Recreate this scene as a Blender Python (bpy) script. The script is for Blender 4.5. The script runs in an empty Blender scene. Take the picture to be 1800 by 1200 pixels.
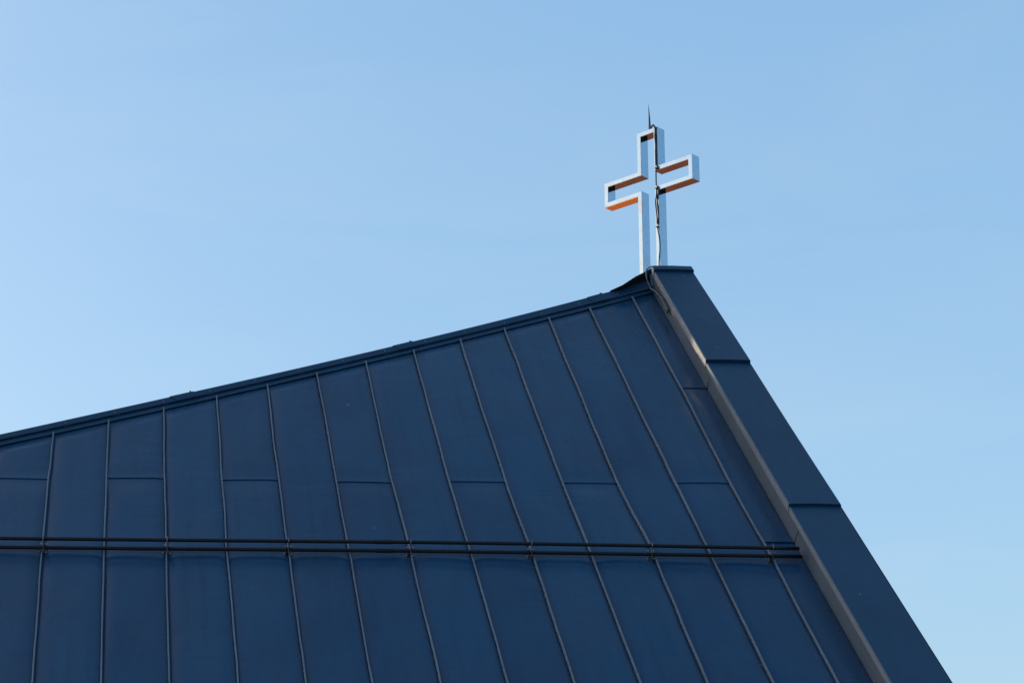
import bpy, bmesh, math, random
import numpy as np
from mathutils import Vector, Matrix, noise

random.seed(7)
scene = bpy.context.scene
COL = scene.collection
rad = math.radians

# ------------------------------------------------------------------ camera
K = 1.36                       # metres per modelling unit (the span of the cross arms)
EYE = 1.6                      # eye height of the photographer
cd = bpy.data.cameras.new("camera")
cd.lens = 72.0
cd.sensor_width = 36.0
cd.clip_start = 0.1
cd.clip_end = 4000.0
cam = bpy.data.objects.new("camera", cd)
COL.objects.link(cam)
cam.location = (0, 0, EYE)
cam.rotation_euler = (rad(90 + 18.58), 0, 0)
scene.camera = cam

# ------------------------------------------------------------------ daylight
SUN_AZ = -83.0                 # degrees from the view direction (+Y), negative = left
SUN_EL = 5.0
sun_dir = Vector((math.sin(rad(SUN_AZ)) * math.cos(rad(SUN_EL)),
                  math.cos(rad(SUN_AZ)) * math.cos(rad(SUN_EL)), math.sin(rad(SUN_EL))))
world = bpy.data.worlds.new("World")
scene.world = world
world.use_nodes = True
wn = world.node_tree.nodes
wl = world.node_tree.links
wn.clear()
w_out = wn.new("ShaderNodeOutputWorld")
w_bg = wn.new("ShaderNodeBackground")
sky = wn.new("ShaderNodeTexSky")
sky.sky_type = 'NISHITA'
sky.sun_disc = False
sky.sun_elevation = rad(SUN_EL)
sky.sun_rotation = rad(SUN_AZ)
sky.altitude = 200
sky.air_density = 1.0
sky.dust_density = 2.5
sky.ozone_density = 1.0
w_bg.inputs["Strength"].default_value = 0.10
# thin, even high haze over the clear sky, with a few faint wisps in it
w_tc = wn.new("ShaderNodeTexCoord")
w_mp = wn.new("ShaderNodeMapping")
w_mp.inputs["Scale"].default_value = (2.2, 3.0, 9.0)
w_mp.inputs["Rotation"].default_value = (0.0, 0.35, 0.0)
wl.new(w_tc.outputs["Generated"], w_mp.inputs["Vector"])
w_nz = wn.new("ShaderNodeTexNoise")
w_nz.inputs["Scale"].default_value = 2.0
w_nz.inputs["Detail"].default_value = 6.0
w_nz.inputs["Roughness"].default_value = 0.55
w_nz.inputs["Distortion"].default_value = 0.6
wl.new(w_mp.outputs[0], w_nz.inputs["Vector"])
w_mr = wn.new("ShaderNodeMapRange")
w_mr.inputs[1].default_value, w_mr.inputs[2].default_value = 0.45, 0.8
w_mr.inputs[3].default_value, w_mr.inputs[4].default_value = 0.0, 0.20
wl.new(w_nz.outputs["Fac"], w_mr.inputs[0])
w_haze = wn.new("ShaderNodeMix")
w_haze.data_type = 'RGBA'
w_haze.inputs[6].default_value = (0.67, 1.39, 2.44, 1)
w_haze.inputs[7].default_value = (1.7, 2.1, 2.5, 1)
wl.new(w_mr.outputs[0], w_haze.inputs[0])
w_add = wn.new("ShaderNodeMix")
w_add.data_type = 'RGBA'
w_add.blend_type = 'ADD'
w_add.inputs[0].default_value = 1.0
wl.new(sky.outputs[0], w_add.inputs[6])
# the haze thins out towards the zenith
w_sep = wn.new("ShaderNodeSeparateXYZ")
wl.new(w_tc.outputs["Generated"], w_sep.inputs[0])
w_th = wn.new("ShaderNodeMapRange")
w_th.interpolation_type = 'SMOOTHSTEP'
w_th.inputs[1].default_value, w_th.inputs[2].default_value = 0.45, 0.98
w_th.inputs[3].default_value, w_th.inputs[4].default_value = 1.0, 0.30
wl.new(w_sep.outputs[2], w_th.inputs[0])
w_sc = wn.new("ShaderNodeVectorMath")
w_sc.operation = 'SCALE'
wl.new(w_haze.outputs[2], w_sc.inputs[0])
# and it scatters more light on the sun's side than opposite it
w_dot = wn.new("ShaderNodeVectorMath")
w_dot.operation = 'DOT_PRODUCT'
w_dot.inputs[1].default_value = (math.sin(rad(SUN_AZ)), math.cos(rad(SUN_AZ)), 0.0)
wl.new(w_tc.outputs["Generated"], w_dot.inputs[0])
w_az = wn.new("ShaderNodeMapRange")
w_az.inputs[1].default_value, w_az.inputs[2].default_value = -1.0, 1.0
w_az.inputs[3].default_value, w_az.inputs[4].default_value = 0.87, 1.00
wl.new(w_dot.outputs["Value"], w_az.inputs[0])
w_mu = wn.new("ShaderNodeMath")
w_mu.operation = 'MULTIPLY'
wl.new(w_th.outputs[0], w_mu.inputs[0])
wl.new(w_az.outputs[0], w_mu.inputs[1])
wl.new(w_mu.outputs[0], w_sc.inputs["Scale"])
wl.new(w_sc.outputs[0], w_add.inputs[7])
# warm glow of the low sun in the haze around it
w_dt = wn.new("ShaderNodeVectorMath")
w_dt.operation = 'DOT_PRODUCT'
w_dt.inputs[1].default_value = sun_dir
wl.new(w_tc.outputs["Generated"], w_dt.inputs[0])
w_cl = wn.new("ShaderNodeMath")
w_cl.operation = 'MAXIMUM'
w_cl.inputs[1].default_value = 0.0
wl.new(w_dt.outputs["Value"], w_cl.inputs[0])
w_pw = wn.new("ShaderNodeMath")
w_pw.operation = 'POWER'
w_pw.inputs[1].default_value = 3.0
wl.new(w_cl.outputs[0], w_pw.inputs[0])
w_gl = wn.new("ShaderNodeVectorMath")
w_gl.operation = 'SCALE'
w_gl.inputs[0].default_value = (4.1, 2.8, 1.8)
wl.new(w_pw.outputs[0], w_gl.inputs["Scale"])
w_ad2 = wn.new("ShaderNodeVectorMath")
w_ad2.operation = 'ADD'
wl.new(w_add.outputs[2], w_ad2.inputs[0])
wl.new(w_gl.outputs[0], w_ad2.inputs[1])
wl.new(w_ad2.outputs[0], w_bg.inputs["Color"])
wl.new(w_bg.outputs[0], w_out.inputs["Surface"])

ld = bpy.data.lights.new("sun", 'SUN')
ld.energy = 5.0
ld.angle = rad(0.5)
ld.color = (1.0, 0.58, 0.29)
sun = bpy.data.objects.new("sun", ld)
COL.objects.link(sun)
sun.rotation_euler = sun_dir.to_track_quat('Z', 'Y').to_euler()

scene.view_settings.view_transform = 'Standard'
scene.view_settings.look = 'None'
scene.view_settings.gamma = 1.0
scene.view_settings.use_curve_mapping = False
scene.view_settings.exposure = 1.18

# ------------------------------------------------------------------ frames
# roof frame: U along the contour of the slope, S straight up the slope, N out of it
APEX = Vector((1.193, 16.6, 6.098))
U = Vector((0.99905, 0.04362, 0.0)).normalized()
S = Vector((-0.03173, 0.72667, 0.68625)).normalized()
N = U.cross(S).normalized()
RM = Matrix((U, S, N)).transposed()      # roof axes as columns


def world_pt(p):
    return Vector(p) * K + Vector((0, 0, EYE))


def rp(u, v, n=0.0):
    """roof coordinates -> metres"""
    return world_pt(APEX + U * u + S * v + N * n)


# cross frame
CAZ = rad(42.655)
C0 = Vector((0.8365, 17.1252, 0.0))
D1 = Vector((math.cos(CAZ), -math.sin(CAZ), 0))
D2 = Vector((math.sin(CAZ), math.cos(CAZ), 0))


def cp(a, z, d=0.0):
    return world_pt(C0 + D1 * a + D2 * d + Vector((0, 0, z)))


# ------------------------------------------------------------------ materials
def new_mat(name):
    m = bpy.data.materials.new(name)
    m.use_nodes = True
    nt = m.node_tree
    b = nt.nodes["Principled BSDF"]
    return m, nt, b


def coords(nt, scale=(1, 1, 1), rot=None):
    g = nt.nodes.new("ShaderNodeNewGeometry")
    mp = nt.nodes.new("ShaderNodeMapping")
    mp.inputs["Scale"].default_value = scale
    if rot is not None:
        mp.inputs["Rotation"].default_value = rot
    nt.links.new(g.outputs["Position"], mp.inputs["Vector"])
    return mp.outputs[0]


def noise_node(nt, vec, scale, detail=3.0, rough=0.55):
    n = nt.nodes.new("ShaderNodeTexNoise")
    n.inputs["Scale"].default_value = scale
    n.inputs["Detail"].default_value = detail
    n.inputs["Roughness"].default_value = rough
    nt.links.new(vec, n.inputs["Vector"])
    return n.outputs["Fac"]


def ramp(nt, fac, stops):
    r = nt.nodes.new("ShaderNodeValToRGB")
    el = r.color_ramp.elements
    el[0].position, el[0].color = stops[0][0], (*stops[0][1], 1)
    el[1].position, el[1].color = stops[-1][0], (*stops[-1][1], 1)
    for p, c in stops[1:-1]:
        e = el.new(p)
        e.color = (*c, 1)
    nt.links.new(fac, r.inputs["Fac"])
    return r.outputs["Color"]


def maprange(nt, fac, a, b, c, d):
    m = nt.nodes.new("ShaderNodeMapRange")
    m.inputs[1].default_value, m.inputs[2].default_value = a, b
    m.inputs[3].default_value, m.inputs[4].default_value = c, d
    nt.links.new(fac, m.inputs[0])
    return m.outputs[0]


def mixc(nt, fac, c1, c2, mode='MIX'):
    m = nt.nodes.new("ShaderNodeMix")
    m.data_type = 'RGBA'
    m.blend_type = mode
    for sock, val in ((m.inputs[0], fac), (m.inputs[6], c1), (m.inputs[7], c2)):
        if isinstance(val, (int, float)):
            sock.default_value = val
        elif isinstance(val, tuple):
            sock.default_value = (*val, 1)
        else:
            nt.links.new(val, sock)
    return m.outputs[2]


def bump(nt, b, h, strength, dist):
    n = nt.nodes.new("ShaderNodeBump")
    n.inputs["Strength"].default_value = strength
    n.inputs["Distance"].default_value = dist
    nt.links.new(h, n.inputs["Height"])
    nt.links.new(n.outputs[0], b.inputs["Normal"])


def painted_metal(name, base, rough=0.4, speck=True, dull=1.0):
    m, nt, b = new_mat(name)
    pos = coords(nt)
    big = noise_node(nt, pos, 0.9, 4, 0.6)
    fine = noise_node(nt, pos, 14.0, 4, 0.6)
    lo = tuple(c * 0.86 for c in base)
    hi = tuple(c * 1.12 for c in base)
    col = ramp(nt, big, [(0.3, lo), (0.7, hi)])
    # faint rain streaks running down the slope
    st = coords(nt, (9.0, 0.5, 0.5))
    streak = noise_node(nt, st, 1.6, 3, 0.5)
    col = mixc(nt, maprange(nt, streak, 0.5, 0.8, 0.0, 0.30), col, tuple(c * 1.25 + 0.004 for c in base))
    if speck:
        vor = nt.nodes.new("ShaderNodeTexVoronoi")
        vor.inputs["Scale"].default_value = 2.4
        nt.links.new(pos, vor.inputs["Vector"])
        dist = vor.outputs["Distance"]
        sel = nt.nodes.new("ShaderNodeSeparateColor")
        nt.links.new(vor.outputs["Color"], sel.inputs[0])
        mul = nt.nodes.new("ShaderNodeMath")
        mul.operation = 'MULTIPLY'
        nt.links.new(maprange(nt, dist, 0.026, 0.050, 1.0, 0.0), mul.inputs[0])
        nt.links.new(maprange(nt, sel.outputs[0], 0.80, 0.84, 0.0, 0.55), mul.inputs[1])
        col = mixc(nt, mul.outputs[0], col, (0.20, 0.22, 0.25))
        mul2 = nt.nodes.new("ShaderNodeMath")
        mul2.operation = 'MULTIPLY'
        nt.links.new(maprange(nt, dist, 0.026, 0.055, 1.0, 0.0), mul2.inputs[0])
        nt.links.new(maprange(nt, sel.outputs[1], 0.88, 0.92, 0.0, 0.8), mul2.inputs[1])
        col = mixc(nt, mul2.outputs[0], col, (0.012, 0.014, 0.018))
    nt.links.new(col, b.inputs["Base Color"])
    nt.links.new(maprange(nt, fine, 0.3, 0.7, rough - 0.05, rough + 0.07), b.inputs["Roughness"])
    b.inputs["Specular IOR Level"].default_value = 0.5 * dull
    bump(nt, b, fine, 0.05, 0.004)
    return m


M_roof = painted_metal("dark_blue_roof_paint", (0.004, 0.050, 0.124), 0.42)
nt = M_roof.node_tree
b = nt.nodes["Principled BSDF"]
old = b.inputs["Base Color"].links[0].from_socket
at = nt.nodes.new("ShaderNodeAttribute")
at.attribute_name = "tone"
uvn = nt.nodes.new("ShaderNodeUVMap")
mp1 = nt.nodes.new("ShaderNodeMapping")
mp1.inputs["Scale"].default_value = (16.0, 0.55, 1.0)
nt.links.new(uvn.outputs[0], mp1.inputs["Vector"])
streak = noise_node(nt, mp1.outputs[0], 1.0, 5, 0.6)
mp2 = nt.nodes.new("ShaderNodeMapping")
mp2.inputs["Scale"].default_value = (1.6, 0.8, 1.0)
nt.links.new(uvn.outputs[0], mp2.inputs["Vector"])
patch = noise_node(nt, mp2.outputs[0], 1.3, 5, 0.6)
tonec = mixc(nt, maprange(nt, at.outputs["Fac"], -1, 1, 0, 1), (0.86, 0.92, 0.94), (1.18, 1.07, 1.04))
col = mixc(nt, 1.0, old, tonec, 'MULTIPLY')
col = mixc(nt, maprange(nt, streak, 0.52, 0.78, 0.0, 0.30), col, (0.022, 0.050, 0.090))
col = mixc(nt, maprange(nt, streak, 0.46, 0.24, 0.0, 0.45), col, (0.003, 0.020, 0.050))
col = mixc(nt, maprange(nt, patch, 0.50, 0.74, 0.0, 0.35), col, (0.020, 0.044, 0.082))
nt.links.new(col, b.inputs["Base Color"])
nt.links.new(maprange(nt, patch, 0.3, 0.7, 0.20, 0.34), b.inputs["Roughness"])
mp3 = nt.nodes.new("ShaderNodeMapping")
mp3.inputs["Scale"].default_value = (3.0, 17.0, 1.0)
nt.links.new(uvn.outputs[0], mp3.inputs["Vector"])
ripple = noise_node(nt, mp3.outputs[0], 1.0, 3, 0.5)
msk = maprange(nt, noise_node(nt, mp2.outputs[0], 2.1, 3, 0.5), 0.48, 0.70, 0.0, 1.0)
rm = nt.nodes.new("ShaderNodeMath")
rm.operation = 'MULTIPLY'
nt.links.new(ripple, rm.inputs[0])
nt.links.new(msk, rm.inputs[1])
bump(nt, b, rm.outputs[0], 0.26, 0.02)
M_cap = painted_metal("dark_blue_trim_paint", (0.004, 0.042, 0.100), 0.40, speck=False)
M_seam = painted_metal("sidelit_seam_paint", (0.095, 0.145, 0.205), 0.42, speck=False)  # paler than the sheets: horizon glow from the left put into the colour
M_side = painted_metal("sidelit_grey_paint", (0.054, 0.090, 0.140), 0.45, speck=False)  # side light from the left mixed into the paint
M_flange = painted_metal("sidelit_flange_paint", (0.145, 0.20, 0.275), 0.4, speck=False)  # lighter than the cap: brightness of the left sky painted in
M_dark = painted_metal("flap_shade_dark", (0.018, 0.020, 0.024), 0.8, speck=False, dull=0.4)  # shade in the hollow under the ridge end flap, as colour
M_pipe = painted_metal("dark_pipe_paint", (0.004, 0.007, 0.013), 0.5, speck=False, dull=0.6)
M_brown = painted_metal("brown_reflection_paint", (0.05, 0.028, 0.022), 0.6, speck=False, dull=0.5)  # warm reflection along the outer verge edge, painted brown


def steel(name, base, rough, stain):
    m, nt, b = new_mat(name)
    pos = coords(nt)
    fine = noise_node(nt, pos, 26.0, 5, 0.65)
    blot = noise_node(nt, pos, 5.0, 4, 0.6)
    col = mixc(nt, maprange(nt, blot, 0.56, 0.74, 0.0, stain), base, (0.42, 0.30, 0.24))
    col = mixc(nt, maprange(nt, fine, 0.50, 0.72, 0.0, 0.5), col, tuple(c * 0.62 for c in base))
    nt.links.new(col, b.inputs["Base Color"])
    b.inputs["Metallic"].default_value = 1.0
    nt.links.new(maprange(nt, fine, 0.3, 0.7, rough * 0.7, rough * 1.4), b.inputs["Roughness"])
    bump(nt, b, blot, 0.04, 0.01)
    return m


M_steel = steel("polished_steel", (0.32, 0.44, 0.545), 0.12, 0.65)
M_galv = steel("galvanised_steel", (0.62, 0.64, 0.66), 0.34, 0.1)
M_brk = steel("dark_galvanised_steel", (0.30, 0.33, 0.36), 0.35, 0.1)
M_soffit = steel("warm_reflection_dull", (0.25, 0.155, 0.145), 0.10, 0.5)  # steel undersides, their brown reflection put into the base colour
M_soffit_bright = steel("warm_reflection_bright", (0.98, 0.44, 0.15), 0.15, 0.0)  # same undersides, the bright orange reflection as base colour


def plain(name, base, rough, spec=0.4):
    m, nt, b = new_mat(name)
    pos = coords(nt)
    f = noise_node(nt, pos, 30.0, 3, 0.5)
    col = ramp(nt, f, [(0.3, tuple(c * 0.8 for c in base)), (0.7, tuple(c * 1.15 for c in base))])
    nt.links.new(col, b.inputs["Base Color"])
    b.inputs["Roughness"].default_value = rough
    b.inputs["Specular IOR Level"].default_value = spec
    return m


M_cable = plain("black_cable", (0.012, 0.012, 0.014), 0.5)
M_wire = plain("grey_blue_wire", (0.075, 0.11, 0.15), 0.4)
M_rod = plain("dark_iron", (0.05, 0.052, 0.06), 0.5)
M_wall = plain("pale_render", (0.55, 0.5, 0.43), 0.9, 0.1)

m, nt, b = new_mat("dry_ground")
pos = coords(nt)
f1 = noise_node(nt, pos, 0.15, 6, 0.6)
f2 = noise_node(nt, pos, 6.0, 4, 0.6)
c1 = ramp(nt, f1, [(0.3, (0.55, 0.25, 0.12)), (0.7, (0.66, 0.32, 0.15))])
nt.links.new(mixc(nt, maprange(nt, f2, 0.4, 0.7, 0, 0.5), c1, (0.36, 0.17, 0.09)), b.inputs["Base Color"])
b.inputs["Roughness"].default_value = 0.95
M_ground = m
m, nt, b = new_mat("tree_leaves")
pos = coords(nt)
f = noise_node(nt, pos, 1.5, 4, 0.6)
nt.links.new(ramp(nt, f, [(0.3, (0.035, 0.06, 0.02)), (0.7, (0.09, 0.12, 0.04))]), b.inputs["Base Color"])
b.inputs["Roughness"].default_value = 0.7
M_leaf = m
M_bark = plain("tree_bark", (0.10, 0.075, 0.055), 0.9, 0.1)


# ------------------------------------------------------------------ helpers
def tag(o, label=None, cat=None, group=None, kind=None):
    if label:
        o["label"] = label
    if cat:
        o["category"] = cat
    if group:
        o["group"] = group
    if kind:
        o["kind"] = kind
    return o


def empty(name, loc):
    o = bpy.data.objects.new(name, None)
    o.empty_display_size = 0.2
    COL.objects.link(o)
    o.location = loc
    return o


def origin_of(o):
    p = Vector((0, 0, 0))
    while o is not None:
        p += o.location
        o = o.parent
    return p


def obj(name, bm, mat, parent=None, smooth=False, origin=None, bevel=0.0):
    """link the bmesh (built in world metres) as ONE mesh object"""
    bmesh.ops.recalc_face_normals(bm, faces=bm.faces)
    base = origin_of(parent) if parent else Vector((0, 0, 0))
    org = Vector(origin) if origin is not None else base
    me = bpy.data.meshes.new(name)
    for v in bm.verts:
        v.co -= org
    bm.to_mesh(me)
    bm.free()
    for p in me.polygons:
        p.use_smooth = smooth
    me.materials.append(mat)
    o = bpy.data.objects.new(name, me)
    COL.objects.link(o)
    if parent:
        o.parent = parent
    o.location = org - base
    if bevel:
        bv = o.modifiers.new("bevel", 'BEVEL')
        bv.width = bevel
        bv.segments = 2
        bv.limit_method = 'ANGLE'
    return o


def loft(bm, rings, closed=True, caps=True):
    """join consecutive rings of world points with quads"""
    vr = [[bm.verts.new(p) for p in r] for r in rings]
    k = len(rings[0])
    for a, b in zip(vr, vr[1:]):
        for i in range(k if closed else k - 1):
            j = (i + 1) % k
            bm.faces.new((a[i], a[j], b[j], b[i]))
    if caps and closed:
        bm.faces.new(vr[0])
        bm.faces.new(list(reversed(vr[-1])))
    return vr


def tube(bm, pts, r, seg=10):
    pts = [Vector(p) for p in pts]
    rings = []
    prev = None
    for i, p in enumerate(pts):
        t = (pts[min(i + 1, len(pts) - 1)] - pts[max(i - 1, 0)]).normalized()
        if prev is None:
            a = Vector((0, 0, 1)) if abs(t.z) < 0.9 else Vector((1, 0, 0))
            x = t.cross(a).normalized()
        else:
            x = (prev - t * prev.dot(t)).normalized()
        prev = x
        y = t.cross(x)
        rr = r[i] if isinstance(r, (list, tuple)) else r
        rings.append([p + (x * math.cos(q) + y * math.sin(q)) * rr
                      for q in (2 * math.pi * k / seg for k in range(seg))])
    loft(bm, rings)


def smooth_path(pts, sub=6):
    """Catmull-Rom through the points"""
    P = [Vector(p) for p in pts]
    P = [P[0] * 2 - P[1]] + P + [P[-1] * 2 - P[-2]]
    out = []
    for i in range(1, len(P) - 2):
        for k in range(sub):
            t = k / sub
            a, b, c, d = P[i - 1], P[i], P[i + 1], P[i + 2]
            out.append(0.5 * ((2 * b) + (c - a) * t + (2 * a - 5 * b + 4 * c - d) * t * t
                              + (3 * b - a - 3 * c + d) * t ** 3))
    out.append(P[-2])
    return out


def box(bm, fn, a0, a1, b0, b1, c0, c1):
    """box in a frame function fn(a, b, c)"""
    vs = [bm.verts.new(fn(a, b, c)) for c in (c0, c1) for b in (b0, b1) for a in (a0, a1)]
    for f in ((0, 1, 3, 2), (4, 6, 7, 5), (0, 4, 5, 1), (2, 3, 7, 6), (0, 2, 6, 4), (1, 5, 7, 3)):
        bm.faces.new([vs[i] for i in f])


# ------------------------------------------------------------------ measured roof lines (roof coordinates)
SLANT = -0.1320                      # the seams lean this much in u per unit of v
V_EAVE = -7.3
SEAMS = [
    [(-4.599, -2.972), (-4.527, -3.604), (-4.414, -4.48), (-4.194, -6.08)],
    [(-4.233, -2.773), (-4.121, -3.619), (-4.011, -4.472), (-3.795, -6.075)],
    [(-3.857, -2.56), (-3.729, -3.586), (-3.613, -4.464), (-3.397, -6.07)],
    [(-3.485, -2.369), (-3.331, -3.576), (-3.218, -4.457), (-2.999, -6.065)],
    [(-3.123, -2.155), (-2.936, -3.592), (-2.817, -4.449), (-2.602, -6.06)],
    [(-2.753, -1.965), (-2.534, -3.608), (-2.419, -4.463), (-2.207, -6.056)],
    [(-2.384, -1.729), (-2.149, -3.599), (-2.022, -4.456), (-1.811, -6.051)],
    [(-2.014, -1.497), (-1.751, -3.573), (-1.626, -4.426), (-1.412, -6.046)],
    [(-1.651, -1.26), (-1.352, -3.572), (-1.223, -4.455), (-1.019, -6.041)],
    [(-1.283, -1.038), (-0.956, -3.58), (-0.832, -4.448), (-0.624, -6.036)],
    [(-0.914, -0.799), (-0.567, -3.579), (-0.418, -4.44), (-0.225, -6.031)],
    [(-0.559, -0.554), (-0.162, -3.545), (-0.037, -4.433), (0.168, -6.026)],
    [(-0.187, -0.29), (0.048, -2.042), (0.226, -3.544), (0.357, -4.425), (0.557, -6.022)],
]
# the roof goes on beyond the left edge of the photograph
for k in range(1, 5):
    SEAMS.insert(0, [(u - 0.395, v) for u, v in SEAMS[0][-3:]])
N_EXTRA = 4

_pt = np.array([(-4.955, -3.131), (-3.214, -2.147), (-1.226, -0.985), (-0.035, -0.223)])
_cr = np.array([(-4.961, -3.077), (-3.822, -2.443), (-2.584, -1.722), (-1.225, -0.891), (-0.364, -0.336), (-0.016, -0.077)])
_q1 = np.polyfit(_pt[:, 0], _pt[:, 1], 2)
_q2 = np.polyfit(_cr[:, 0], _cr[:, 1], 3)


def v_top(u):                        # where the sheets end under the ridge trim
    return float(np.polyval(_q1, u))


def v_crest(u):                      # top edge of the ridge cap
    if u < -4.96:
        return v_crest(-4.96) + (u + 4.96) * 0.548
    return float(np.polyval(_q2, u)) + 0.038


def v_low(u):                        # lower edge of the ridge cap
    return v_top(u) + 0.050


def verge_u(v):                      # foot of the upstand at the verge
    return 0.009 - 0.1312 * (v + 0.16)


def seam_fn(pts, seed):
    pts = sorted(pts, key=lambda p: p[1])
    vs = [p[1] for p in pts]
    us = [p[0] for p in pts]

    def f(v):
        if v <= vs[0]:
            u = us[0] + (v - vs[0]) * SLANT
        elif v >= vs[-1]:
            u = us[-1] + (v - vs[-1]) * (us[-1] - us[-2]) / (vs[-1] - vs[-2])
        else:
            u = float(np.interp(v, vs, us))
        w = noise.noise(Vector((seed * 3.7, v * 1.6, 0.3))) * 0.006 + noise.noise(Vector((seed * 5.1, v * 5.0, 7.3))) * 0.0016
        return u + w
    return f


seam_f = [seam_fn(p, i) for i, p in enumerate(SEAMS)]


def top_of(f):
    u = f(-1.5)
    for _ in range(12):
        u = f(v_top(u))
    return v_top(u)


# ================================================================== SETTING
bm = bmesh.new()
bmesh.ops.create_grid(bm, x_segments=40, y_segments=40, size=1500)
tag(obj("ground", bm, M_ground), kind="structure")

bm = bmesh.new()  # unseen dark sheet, added to darken reflections and cut warm bounce
bm.faces.new([bm.verts.new((x, y, 0.004)) for x, y in ((-90, -60), (240, -60), (240, 200), (7, 200), (7, 24), (-90, 24))])
tag(obj("added_dark_yard", bm, plain("dark_yard_surface", (0.045, 0.046, 0.05), 0.9, 0.2)), kind="structure")

# ================================================================== CHURCH
church = empty("church_building", (1.6, 22.0, 0.0))
tag(church, "church with dark blue standing seam metal roof and raised verge below the open steel cross", "church")

# ---- roof sheets ---------------------------------------------------------
LAPS = {-1: -3.608, 1: -3.582, 3: -3.592, 5: -3.603, 7: -3.578, 9: -3.583, 11: -3.565}


def pan_height(u, v, t, seed):
    x = abs(2 * t - 1)
    edge = 1.0 - x ** 5
    side = max(0.0, t - 0.35) / 0.65
    oil = noise.noise(Vector((u * 1.9, v * 0.75, seed * 2.3))) * 0.0080
    oil += noise.noise(Vector((u * 3.5, v * 2.4, seed * 1.1 + 9))) * 0.0022
    msk = max(0.0, noise.noise(Vector((seed * 4.3, v * 0.9, 3.1))) + 0.25)
    rip = noise.noise(Vector((u * 1.2 + v * 0.8, v * 10.0, seed * 3.0))) * 0.0024 * msk * (0.25 + side)
    calm = 0.0
    for q in ((LAPS[seed],) if seed in LAPS else (-2.03, -4.37) if seed >= 30 else ()):
        calm = max(calm, math.exp(-((v - q) / 0.16) ** 2))
    pillow = 0.0125 * (1 - x ** 5.0) * (1 - 0.75 * calm)
    fade = min(1.0, max(0.0, (v_top(u) + 0.01 - v) / 0.16))
    return (edge * (oil + rip) + pillow) * fade


TONES = random.Random(11)


def pan_grid(bm, fl, fr, v0, v1, seed, lift_at=None, top=None, cols=22, step=0.026):
    """sheet between two edges fl(v), fr(v) from v0 up to v1 (or to the ridge trim)"""
    uvl = bm.loops.layers.uv.verify()
    tl = bm.verts.layers.float.get("tone") or bm.verts.layers.float.new("tone")
    tone = TONES.uniform(-1, 1)
    rows = max(4, int(abs((v1 if v1 is not None else -0.5) - v0) / step))
    grid, uvs = [], {}
    for r in range(rows + 1):
        s = r / rows
        line = []
        for c in range(cols + 1):
            t = 0.5 - 0.5 * math.cos(math.pi * c / cols) if cols else 0
            t = 0.6 * t + 0.4 * c / cols
            if v1 is None:
                vt = top(fl, fr, t)
                v = v0 + (vt - v0) * s
            else:
                v = v0 + (v1 - v0) * s
            u = fl(v) * (1 - t) + fr(v) * t
            n = pan_height(u, v, t, seed)
            if lift_at is not None:
                n += 0.0065 * math.exp(-(v - v0) / 0.12)
            x = bm.verts.new(rp(u, v, n))
            x[tl] = tone
            uvs[x] = (u - v * SLANT, v)
            line.append(x)
        grid.append(line)
    for a, b in zip(grid, grid[1:]):
        for c in range(cols):
            f = bm.faces.new((a[c], a[c + 1], b[c + 1], b[c]))
            for lp in f.loops:
                lp[uvl].uv = uvs[lp.vert]
    if lift_at is not None:          # turned-down lip of the overlapping sheet
        low = []
        for c in range(cols + 1):
            low.append(bm.verts.new(grid[0][c].co - N * 0.0085 * K))
        dup = [bm.verts.new(x.co) for x in grid[0]]
        for c in range(cols):
            bm.faces.new((low[c], low[c + 1], dup[c + 1], dup[c]))


def ridge_top(fl, fr, t):
    v = -1.5
    for _ in range(10):
        u = fl(v) * (1 - t) + fr(v) * t
        v = v_top(u)
    return v + 0.045


bm = bmesh.new()
for i in range(len(SEAMS) - 1):
    fl, fr = seam_f[i], seam_f[i + 1]
    k = i - N_EXTRA
    if k in LAPS:
        lap = LAPS[k]
        pan_grid(bm, fl, fr, V_EAVE, lap + 0.03, k)
        pan_grid(bm, fl, fr, lap, None, k, lift_at=lap, top=ridge_top)
    else:
        pan_grid(bm, fl, fr, V_EAVE, None, k, top=ridge_top)
# last sheet beside the verge, in three lengths
fl, fr = seam_f[-1], verge_u
pan_grid(bm, fl, fr, V_EAVE, -4.36, 30)
pan_grid(bm, fl, fr, -4.378, -2.02, 31, lift_at=1)
pan_grid(bm, fl, fr, -2.038, None, 32, lift_at=1, top=ridge_top)
roof = obj("roof_slope", bm, M_roof, church, smooth=True)

# ---- standing seams ------------------------------------------------------
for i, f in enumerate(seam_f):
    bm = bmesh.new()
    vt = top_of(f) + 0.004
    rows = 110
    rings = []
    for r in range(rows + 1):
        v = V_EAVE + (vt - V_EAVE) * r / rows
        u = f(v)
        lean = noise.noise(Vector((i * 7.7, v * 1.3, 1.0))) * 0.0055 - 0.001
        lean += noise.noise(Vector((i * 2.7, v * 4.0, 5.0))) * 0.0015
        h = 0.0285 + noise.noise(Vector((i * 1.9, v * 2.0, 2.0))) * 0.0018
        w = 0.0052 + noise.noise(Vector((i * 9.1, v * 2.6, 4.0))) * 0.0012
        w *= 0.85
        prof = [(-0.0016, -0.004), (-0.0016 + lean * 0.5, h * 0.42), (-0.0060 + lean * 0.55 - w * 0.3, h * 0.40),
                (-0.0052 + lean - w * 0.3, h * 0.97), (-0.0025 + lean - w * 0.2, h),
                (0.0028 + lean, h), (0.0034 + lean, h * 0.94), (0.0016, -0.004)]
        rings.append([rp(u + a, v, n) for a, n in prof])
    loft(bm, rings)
    obj("standing_seam", bm, M_seam, roof)

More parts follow.
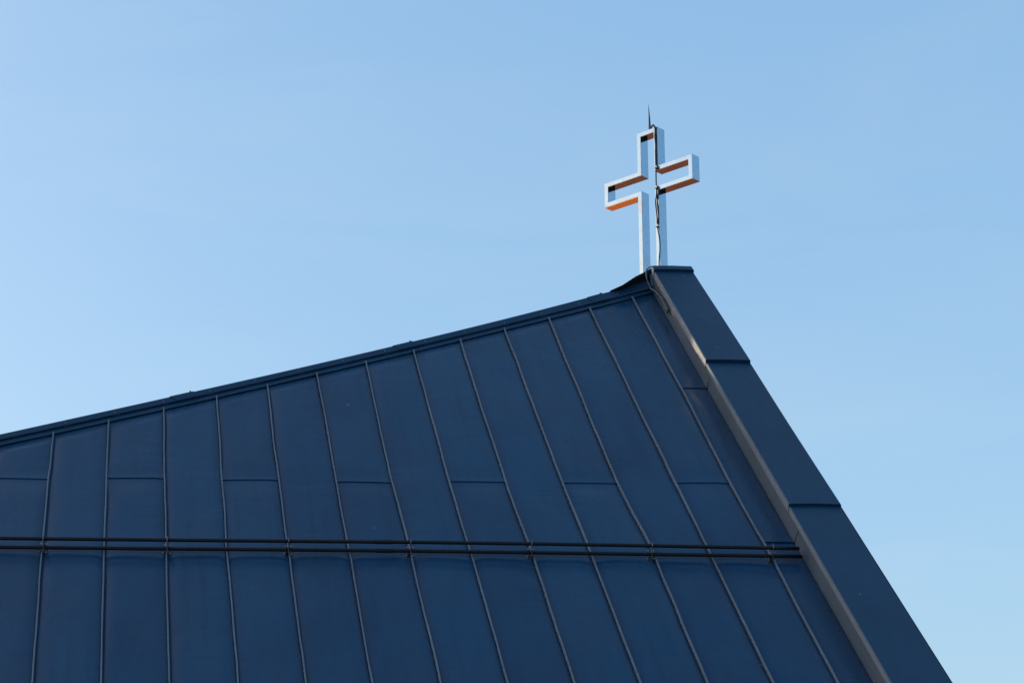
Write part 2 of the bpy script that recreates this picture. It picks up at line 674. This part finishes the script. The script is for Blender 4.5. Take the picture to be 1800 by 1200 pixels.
# ---- ridge: flange below, cap above --------------------------------------
US = [-6.1 + k * (6.1 + 0.012) / 90 for k in range(91)]
N_CREST = 0.055
bm = bmesh.new()
rings = []
for u in US:
    v = v_top(u)
    wob = noise.noise(Vector((u * 4.0, 0, 8))) * 0.0016
    rings.append([rp(u, v - 0.004, 0.0125 + wob), rp(u, v, 0.0165 + wob), rp(u, v + 0.075, 0.021), rp(u, v + 0.11, 0.030),
                  rp(u, v + 0.11, 0.026), rp(u, v + 0.075, 0.015), rp(u, v + 0.004, 0.0125 + wob)])
loft(bm, rings)
obj("ridge_flange", bm, M_cap, church)

bm = bmesh.new()
rings = []
for u in US:
    vl, vc = v_low(u), v_crest(u)
    wob = noise.noise(Vector((u * 3.0, 4.0, 8))) * 0.0016
    rings.append([rp(u, vl, 0.029 + wob), rp(u, vl + 0.002, 0.035 + wob), rp(u, vl + 0.008, 0.037 + wob), rp(u, vc - 0.014, 0.0535), rp(u, vc, N_CREST),
                  rp(u, vc + 0.010, 0.049), rp(u, vc + 0.12, -0.07), rp(u, vc + 0.10, -0.07),
                  rp(u, vc, 0.040), rp(u, vc - 0.02, 0.0435), rp(u, vl + 0.008, 0.033 + wob), rp(u, vl + 0.004, 0.029 + wob)])
loft(bm, rings)
ridge_cap = obj("ridge_cap", bm, M_cap, church)

# splice covers over the joints of the cap
for (ua, ub) in ((-3.834, -3.671), (-2.190, -2.034), (-0.576, -0.440)):
    bm = bmesh.new()
    rings = []
    for k in range(5):
        u = ua + (ub - ua) * k / 4
        # the joint runs square to the ridge, so the lower edge lies further left
        ul = u + 0.055
        vl, vc = v_low(ul), v_crest(u)
        rings.append([rp(ul, vl - 0.004, 0.028), rp(ul, vl - 0.003, 0.040), rp(ul, vl + 0.006, 0.042), rp(u, vc - 0.014, 0.0585), rp(u, vc, 0.0605),
                      rp(u, vc + 0.014, 0.053), rp(u, vc + 0.10, -0.04), rp(u, vc + 0.09, -0.04), rp(u, vc + 0.008, 0.051),
                      rp(u, vc - 0.012, 0.051), rp(ul, vl + 0.004, 0.036), rp(ul, vl + 0.001, 0.028)])
    loft(bm, rings)
    sp = obj("joint_cover", bm, M_cap, ridge_cap)
    bm = bmesh.new()
    u = ub - 0.02
    c = rp(u, v_crest(u), 0.064)
    bmesh.ops.create_uvsphere(bm, u_segments=10, v_segments=6, radius=0.009, matrix=Matrix.Translation(c))
    obj("rivet", bm, M_rod, sp, smooth=True)

# screws of the cap and the clips below them
SCREWS = [-4.871, -4.538, -4.208, -3.876, -3.549, -3.222, -2.898, -2.572, -2.25, -1.932, -1.61, -1.288, -0.973, -0.65, -0.309]
rot_roof = RM.to_4x4()
screw0 = clip0 = None
for u in SCREWS:
    vs_ = v_low(u) * 0.66 + v_crest(u) * 0.34
    loc = rp(u, vs_, 0.0455)
    cl = rp(u + 0.012, v_low(u + 0.012) + 0.006, 0.025)
    if screw0 is None:
        bm = bmesh.new()
        bmesh.ops.create_cone(bm, cap_ends=True, segments=6, radius1=0.0075, radius2=0.006, depth=0.010, matrix=Matrix.Translation(loc) @ rot_roof)
        screw0 = obj("screw", bm, M_galv, ridge_cap, origin=loc)
        bm = bmesh.new()
        hw = 0.035

        def cf(a, bb, c, o=cl):
            taper = 1.0 if c < 0 else 0.45
            return o + (U * a * taper + S * (bb + a * taper * 0.6) + N * c)
        box(bm, cf, -hw, hw, -0.012, 0.012, -0.008, 0.010)
        clip0 = obj("cap_clip", bm, M_cap, ridge_cap, origin=cl)
    else:
        base = origin_of(ridge_cap)
        s = screw0.copy()
        COL.objects.link(s)
        s.parent = ridge_cap
        s.location = loc - base
        c = clip0.copy()
        COL.objects.link(c)
        c.parent = ridge_cap
        c.location = cl - base

# ---- raised flashing at the end of the ridge ------------------------------
FL = [(-0.372, v_crest(-0.372), 0.056), (-0.27, -0.275, 0.100), (-0.156, -0.18, 0.138), (-0.04, -0.04, 0.138), (0.03, 0.045, 0.140)]
bm = bmesh.new()
rings = []
for (u, v, n) in FL:
    k = min(1.0, (u + 0.372) / 0.2)
    dv, dn = 0.03 + 0.16 * k, -0.03 - 0.185 * k
    rings.append([rp(u, v - 0.003, n - 0.008), rp(u, v, n + 0.008), rp(u + 0.02, v + dv, n + dn + 0.008), rp(u + 0.02, v + dv, n + dn), rp(u, v + 0.006, n - 0.006)])
loft(bm, rings)
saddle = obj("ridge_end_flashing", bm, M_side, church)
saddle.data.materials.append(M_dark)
for p in saddle.data.polygons:        # shade under the flap, painted dark on its lower face
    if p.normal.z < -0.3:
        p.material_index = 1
bm = bmesh.new()
rings = []
for (u, v, n) in FL:
    vc = v_crest(u)
    k = min(1.0, (u + 0.372) / 0.2)
    rings.append([rp(u, vc + 0.02, 0.02), rp(u, v + 0.02 + 0.05 * k, n - 0.01 - 0.06 * k), rp(u, v + 0.03 + 0.07 * k, n - 0.012 - 0.07 * k), rp(u, vc + 0.06, -0.02)])
loft(bm, rings)
obj("shade_web", bm, M_dark, saddle)  # closes the hollow under the flap, its shade painted on
bm = bmesh.new()                      # little screw on the flashing's edge
bmesh.ops.create_cone(bm, cap_ends=True, segments=8, radius1=0.008, radius2=0.006, depth=0.03, matrix=Matrix.Translation(rp(-0.163, -0.185, 0.150)))
obj("screw", bm, M_galv, saddle)

# ---- verge: upstand with overlapping cap sheets ---------------------------
H_TOP = 0.208
H_BAND = 0.158


def vl_u(v):
    return verge_u(v) - 0.010


def vr_u(v):
    return verge_u(v) + 0.312 + 0.005 * abs(v)


V_END = -0.185
verge = empty("verge_upstand", (0, 0, 0))
verge.parent = church
verge.location = rp(0.3, -3.0, 0.1) - church.location
vb = origin_of(verge)
bm = bmesh.new()
pieces = [(V_EAVE, -4.392, 0.0), (-4.37, -2.052, 0.0035), (-2.03, V_END + 0.012, 0.0070)]
for (va, vb_, off) in pieces:
    rings = []
    for k in range(13):
        v = va + (vb_ - va) * k / 12
        # the upper rim of each length is cut on a slight slant
        sl = -0.10 if va > V_EAVE + 0.1 and k == 0 else 0.0
        rings.append([rp(verge_u(v) - off, v, -0.01), rp(verge_u(v + sl) - off - 0.004, v + sl, H_BAND + 0.02),
                      rp(verge_u(v) + 0.05, v, H_BAND + 0.02), rp(verge_u(v) + 0.05, v, -0.01)])
    loft(bm, rings)
box(bm, lambda a, v, n: rp(a, v, n), -0.012, 0.30, V_END - 0.02, 0.10, -0.06, 0.075)
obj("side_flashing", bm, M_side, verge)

sheets = [(V_EAVE, -4.215, 0.0), (-4.244, -1.975, 0.013), (-2.004, V_END - 0.03, 0.026), (V_END - 0.055, V_END + 0.02, 0.036)]
for j, (va, vt, off) in enumerate(sheets):
    bm = bmesh.new()
    rings = []
    ks = 24 if j < 3 else 3
    for k in range(ks + 1):
        s = k / ks
        v = va + (vt - va) * s
        lift = off * (1 - s) if j > 0 and j < 3 else (off if j == 3 else 0.0)
        if j == 2:
            lift = 0.013 + 0.015 * (1 - s)
        if j == 1:
            lift = 0.019 * (1 - s)
        g = 0.006 + lift * 0.25
        wob = noise.noise(Vector((v * 1.3, j * 3.0, 2))) * 0.002
        n1 = H_TOP + lift + wob
        a, bq = vl_u(v) - g, vr_u(v) + g * 0.25
        rings.append([rp(a + 0.002, v, H_BAND + wob), rp(a, v, n1 - 0.007), rp(a + 0.006, v, n1),
                      rp((a + bq) / 2, v, n1 + 0.003 + noise.noise(Vector((v * 1.1, j, 7))) * 0.003), rp(bq - 0.005, v, n1), rp(bq, v, n1 - 0.006),
                      rp(bq, v, n1 - 0.085), rp(bq - 0.012, v, n1 - 0.085), rp(bq - 0.012, v, n1 - 0.022), rp(a + 0.014, v, n1 - 0.022), rp(a + 0.014, v, H_BAND + wob)])
    loft(bm, rings)
    sh = obj("cap_sheet", bm, M_cap, verge)
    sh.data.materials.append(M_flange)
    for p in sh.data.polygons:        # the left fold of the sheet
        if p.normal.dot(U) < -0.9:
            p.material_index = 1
for (u, v, n) in ((0.237, -0.36, 0.240), (0.345, -1.80, 0.243), (0.80, -5.35, 0.212)):
    bm = bmesh.new()
    bmesh.ops.create_uvsphere(bm, u_segments=10, v_segments=6, radius=0.0055, matrix=Matrix.Translation(rp(u, v, n - 0.003)))
    obj("rivet", bm, M_brk, verge, smooth=True)
bm = bmesh.new()
rings = []
for k in range(31):
    v = V_EAVE + (V_END - V_EAVE) * k / 30
    u = vr_u(v) + 0.0045
    rings.append([rp(u, v, H_TOP - 0.004), rp(u + 0.006, v, H_TOP - 0.010), rp(u + 0.006, v, H_TOP - 0.07), rp(u, v, H_TOP - 0.07)])
loft(bm, rings)
obj("reflection_edge", bm, M_brown, verge)  # strip added to carry the painted reflection

# ---- hidden side of the building: rear slope and walls ---------------------
bm = bmesh.new()
rr = [rp(u, v_crest(u) + 0.10, -0.05) for u in (-6.0, -4.0, -2.0, -0.8, 0.30)]
back = Vector((-0.41, 0.84, 0)).normalized()
ez = rp(0, V_EAVE, 0).z
be = []
for p in rr:
    drop = p.z - ez
    be.append(p + back * (drop * 1.15 + 0.8) - Vector((0, 0, drop)))
for i in range(len(rr) - 1):
    f = [bm.verts.new(x) for x in (rr[i], rr[i + 1], be[i + 1], be[i])]
    bm.faces.new(f)
    g = [bm.verts.new(x - Vector((0, 0, 0.12))) for x in (rr[i], rr[i + 1], be[i + 1], be[i])]
    bm.faces.new(list(reversed(g)))
obj("rear_slope", bm, M_roof, church)

bm = bmesh.new()


def quad(pts):
    bm.faces.new([bm.verts.new(p) for p in pts])


def down(p):
    return Vector((p.x, p.y, -0.05))


fr_ = rp(vr_u(-7.1) - 0.06, -7.1, -0.04)
ap_ = rp(vr_u(-0.2) - 0.06, -0.2, 0.02)
br_ = be[-1] - back * 0.5 + Vector((0, 0, -0.1))
bl_ = be[0] - back * 0.5 + Vector((0, 0, -0.1))
fl_ = rp(seam_f[0](-7.1) + 0.1, -7.1, -0.04)
al_ = rp(-6.0, v_crest(-6.0) - 0.05, -0.06)
quad([fr_, ap_, down(ap_), down(fr_)])
quad([ap_, br_, down(br_), down(ap_)])
quad([br_, bl_, down(bl_), down(br_)])
quad([bl_, al_, down(al_), down(bl_)])
quad([al_, fl_, down(fl_), down(al_)])
quad([fl_, fr_, down(fr_), down(fl_)])
obj("wall", bm, M_wall, church)

# ================================================================== SNOW GUARD
R1 = [(-5.6, -4.586), (-4.667, -4.586), (-3.592, -4.587), (-2.806, -4.586), (-2.013, -4.584), (-1.224, -4.589), (-0.435, -4.599), (0.36, -4.613), (0.547, -4.617)]
R2 = [(-5.6, -4.605), (-4.667, -4.605), (-3.592, -4.606), (-2.806, -4.603), (-2.013, -4.603), (-1.223, -4.609), (-0.433, -4.616), (0.363, -4.623), (0.570, -4.626)]
N1, N2 = 0.100, 0.045
guard = empty("snow_guard", rp(-2.0, -4.6, 0.0))
tag(guard, "snow guard of two dark parallel pipes held by brackets across the lower roof slope", "snow guard")
for pts, n in ((R1, N1), (R2, N2)):
    bm = bmesh.new()
    tube(bm, [rp(u, v, n) for u, v in pts], 0.0120 * K, 14)
    pipe = obj("pipe", bm, M_pipe, guard, smooth=True)
    bm = bmesh.new()
    ua, ub = (-2.245, -2.125) if n == N1 else (-2.235, -2.115)
    va = float(np.interp(ua, [p[0] for p in pts], [p[1] for p in pts]))
    tube(bm, [rp(ua, va, n), rp(ub, va, n)], 0.0142 * K, 14)
    obj("sleeve", bm, M_pipe, pipe, smooth=False)

BR = [-5.19, -4.392, -3.593, -2.807, -2.012, -1.221, -0.431, 0.366]
br0 = None
for k, ub in enumerate(BR):
    vb2 = float(np.interp(ub, [p[0] for p in R2], [p[1] for p in R2])) + 0.004
    org = rp(ub, vb2, 0.0)
    if br0 is None:
        br0 = org

        def fr0(a, bb, c, o=org):
            return o + (U * a + S * bb + N * c) * K
        # upright plate, pipes pass through it
        bm = bmesh.new()
        prof = [(-0.046, 0.004), (-0.042, 0.030), (-0.026, 0.060), (-0.016, 0.112), (-0.004, 0.128), (0.018, 0.128), (0.036, 0.112), (0.040, 0.06), (0.060, 0.028), (0.064, 0.004)]
        loft(bm, [[fr0(x, bb, c) for bb, c in prof] for x in (0.006, 0.0095)])
        plate = obj("bracket", bm, M_brk, guard, origin=org)
        # clamp jaws on the seam
        bm = bmesh.new()
        box(bm, fr0, -0.017, -0.0085, -0.032, 0.045, 0.006, 0.030)
        box(bm, fr0, 0.0098, 0.018, -0.032, 0.045, 0.006, 0.028)
        jaw = obj("clamp", bm, M_brk, plate, origin=org)
        bolts = []
        for (a, bb, c) in ((-0.015, 0.02, 0.058), (0.020, 0.02, 0.056), (-0.018, -0.020, 0.024), (0.021, -0.020, 0.022)):
            bm = bmesh.new()
            o = fr0(a, bb, c)
            q = Matrix.Translation(o) @ rot_roof @ Matrix.Rotation(rad(90), 4, 'Y')
            bmesh.ops.create_cone(bm, cap_ends=True, segments=6, radius1=0.0075, radius2=0.0075, depth=0.010, matrix=q)
            bmesh.ops.create_cone(bm, cap_ends=True, segments=10, radius1=0.004, radius2=0.004, depth=0.02, matrix=q)
            bolts.append(obj("bolt", bm, M_galv, plate, origin=org))
    else:
        p2 = plate.copy()
        COL.objects.link(p2)
        p2.parent = guard
        p2.location = org - guard.location
        for ch in [jaw] + bolts:
            c2 = ch.copy()
            COL.objects.link(c2)
            c2.parent = p2

# ================================================================== CROSS
TH, DP = 0.0422, 0.1039
PL, PR, Z1, Z2, Z3, ZB = 0.3873, 0.6219, 7.0263, 7.2601, 7.6355, 6.12
cross = empty("roof_cross", cp(0.5, ZB, DP / 2))
tag(cross, "open outline cross of polished steel bars standing on the apex of the blue roof", "cross")
outer = [(PL, ZB), (PL, Z1), (0, Z1), (0, Z2), (PL, Z2), (PL, Z3), (PR, Z3), (PR, Z2), (1, Z2), (1, Z1), (PR, Z1), (PR, ZB)]
inner = [(PL + TH, ZB), (PL + TH, Z1 + TH), (TH, Z1 + TH), (TH, Z2 - TH), (PL + TH, Z2 - TH), (PL + TH, Z3 - TH),
         (PR - TH, Z3 - TH), (PR - TH, Z2 - TH), (1 - TH, Z2 - TH), (1 - TH, Z1 + TH), (PR - TH, Z1 + TH), (PR - TH, ZB)]
bm = bmesh.new()
loft(bm, [[cp(*outer[i]), cp(*inner[i]), cp(*inner[i], DP), cp(*outer[i], DP)] for i in range(12)])
frame = obj("frame", bm, M_steel, cross, bevel=0.0025)
# added strips under the level bars, warm reflections tinted into them
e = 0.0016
for (a0, a1, z, mt, lab) in ((e, PL - e, Z1, M_soffit_bright, "bright orange reflection tint under the left lower arm"),
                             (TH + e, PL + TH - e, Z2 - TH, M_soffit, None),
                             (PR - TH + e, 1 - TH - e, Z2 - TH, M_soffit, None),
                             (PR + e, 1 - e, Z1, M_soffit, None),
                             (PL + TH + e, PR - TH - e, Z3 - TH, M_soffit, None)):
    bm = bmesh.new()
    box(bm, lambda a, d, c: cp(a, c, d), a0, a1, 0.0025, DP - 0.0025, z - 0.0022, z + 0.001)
    lin = obj("reflection_strip", bm, mt, frame)
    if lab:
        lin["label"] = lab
# lightning rod on the top bar
bm = bmesh.new()
tube(bm, [cp(0.5, Z3 - 0.006, 0.05), cp(0.5, Z3 + 0.012, 0.05)], 0.026 * 0.7, 10)
tube(bm, [cp(0.5, Z3 + 0.012, 0.05), cp(0.499, Z3 + 0.03, 0.05), cp(0.497, Z3 + 0.14, 0.05), cp(0.490, Z3 + 0.275, 0.05)],
     [0.0125 * K, 0.0115 * K, 0.0075 * K, 0.0012], 10)
obj("lightning_rod", bm, M_rod, cross, smooth=True)

# ---- black conductor cable down the front of the cross ---------------------
cable = empty("conductor_cable", cp(0.6, Z3, 0.0))
tag(cable, "black conductor cable clipped down the front of the cross post from the lightning rod", "cable")
f_ = -0.012
bm = bmesh.new()
main = [(0.500, 7.648, 0.045), (0.535, 7.668, 0.03), (0.572, 7.666, 0.006), (0.600, 7.640, f_), (0.611, 7.605, f_), (0.605, 7.54, f_), (0.612, 7.46, f_), (0.609, 7.379, f_),
        (0.609, 7.243, f_)]
tube(bm, smooth_path([cp(*p) for p in main]), 0.0082 * K, 8)
tube(bm, smooth_path([cp(*p) for p in [(0.609, 7.25, f_), (0.606, 7.146, f_), (0.607, 7.051, f_), (0.607, 6.99, f_), (0.595, 6.915, f_), (0.600, 6.84, f_), (0.606, 6.766, f_), (0.607, 6.685, f_),
                                           (0.617, 6.628, f_), (0.630, 6.541, f_), (0.629, 6.449, f_), (0.621, 6.382, f_), (0.612, 6.25, f_)]]), 0.0058 * K, 8)
tube(bm, smooth_path([cp(*p) for p in [(0.608, 7.06, f_), (0.612, 6.98, f_), (0.616, 6.922, f_), (0.625, 6.824, f_), (0.618, 6.72, f_), (0.608, 6.675, f_)]]), 0.0048 * K, 8)
obj("cable_run", bm, M_cable, cable, smooth=True)
for (a, z) in ((0.609, 7.243), (0.607, 7.051), (0.607, 6.685)):
    bm = bmesh.new()
    box(bm, lambda x, y, c: cp(a + x, z + c, f_ + y), -0.015, 0.015, -0.012, 0.013, -0.011, 0.011)
    obj("clip", bm, M_brk, cable, bevel=0.003)

# ---- bluish wire looping from the ridge end onto the verge ------------------
wire = empty("earthing_wire", rp(0.0, -0.25, 0.15))
tag(wire, "thin blue grey wire drooping from the ridge end to a clamp on the verge upstand", "wire")
bm = bmesh.new()
W1 = [(0.014, -0.12, 0.214), (-0.020, -0.122, 0.216), (-0.058, -0.155, 0.195), (-0.058, -0.20, 0.150), (-0.048, -0.225, 0.118), (-0.035, -0.25, 0.10), (-0.014, -0.285, 0.09), (0.020, -0.38, 0.10), (0.050, -0.52, 0.112), (0.066, -0.66, 0.115), (0.078, -0.785, 0.112)]
W1 = [(u - (0.018 if v < -0.27 else 0.0), v, n) for u, v, n in W1]
tube(bm, smooth_path([rp(*p) for p in W1]), 0.0062 * K, 8)
obj("wire_run", bm, M_wire, wire, smooth=True)
bm = bmesh.new()
W2 = [(0.050, -0.52, 0.112), (0.071, -0.60, 0.128), (0.085, -0.69, 0.132), (0.093, -0.80, 0.118)]
W2 = [(u - 0.018, v, n) for u, v, n in W2]
tube(bm, smooth_path([rp(*p) for p in W2]), 0.005 * K, 8)
obj("wire_tail", bm, M_cable, wire, smooth=True)
bm = bmesh.new()
box(bm, lambda a, bb, c: rp(0.070 + a, -0.80 + bb, 0.108 + c), -0.014, 0.014, -0.018, 0.018, -0.016, 0.016)
tube(bm, [rp(0.070, -0.80, 0.108), rp(0.082, -0.85, 0.104)], 0.008, 8)
obj("clamp", bm, M_rod, wire, bevel=0.003)

# ================================================================== ADDED TREE (unseen, left of the frame; it keeps the low sun off the apex)
mid = rp(0.2, -1.62, 0.19)
D_TREE = 26.0
tree_c = mid + sun_dir * D_TREE
tree = empty("added_shade_tree", (tree_c.x, tree_c.y + 2.35, 0))
tag(tree, "unseen leafy tree added left of the church to block the low sun", "tree")
tx, ty = tree.location.x, tree.location.y
bm = bmesh.new()
tube(bm, [(tx, ty, -0.1), (tx + 0.1, ty, 3.5), (tx - 0.05, ty + 0.1, 8.0), (tx, ty, 13.0), (tx, ty, 16.5)], [0.36, 0.3, 0.22, 0.12, 0.04], 12)
for k in range(16):
    a = k * 2.4
    z = 4.5 + k * 0.65
    L = 2.0 - abs(k - 6) * 0.09
    tube(bm, [(tx, ty, z), (tx + math.cos(a) * L * 0.5, ty + math.sin(a) * L * 0.5, z + 0.6), (tx + math.cos(a) * L, ty + math.sin(a) * L, z + 1.5)], [0.09, 0.06, 0.02], 7)
obj("trunk", bm, M_bark, tree, smooth=True)
bm = bmesh.new()
rnd = random.Random(3)
for k in range(16000):
    z = 4.2 + 13.3 * rnd.random()
    zz = (z - 4.2) / 13.3
    R = 2.75 * (math.sin(math.pi * min(1, zz * 0.92 + 0.08)) ** 0.5) * (1 - 0.25 * zz)
    a = rnd.random() * 2 * math.pi
    r = R * math.sqrt(rnd.random())
    cl = noise.noise(Vector((math.cos(a) * r * 0.9, math.sin(a) * r * 0.9, z * 0.6)))
    if cl < -0.33:
        continue
    p = Vector((tx + math.cos(a) * r, ty + math.sin(a) * r, z))
    s = 0.10 + 0.12 * rnd.random()
    q = Matrix.Rotation(rnd.random() * 6.28, 3, 'Z') @ Matrix.Rotation(rnd.random() * 3.14, 3, 'X')
    bm.faces.new([bm.verts.new(p + q @ Vector(o) * s) for o in ((-1, 0, 0), (0, -0.6, 0.1), (1, 0, 0), (0, 0.6, 0.1))])
obj("crown", bm, M_leaf, tree)
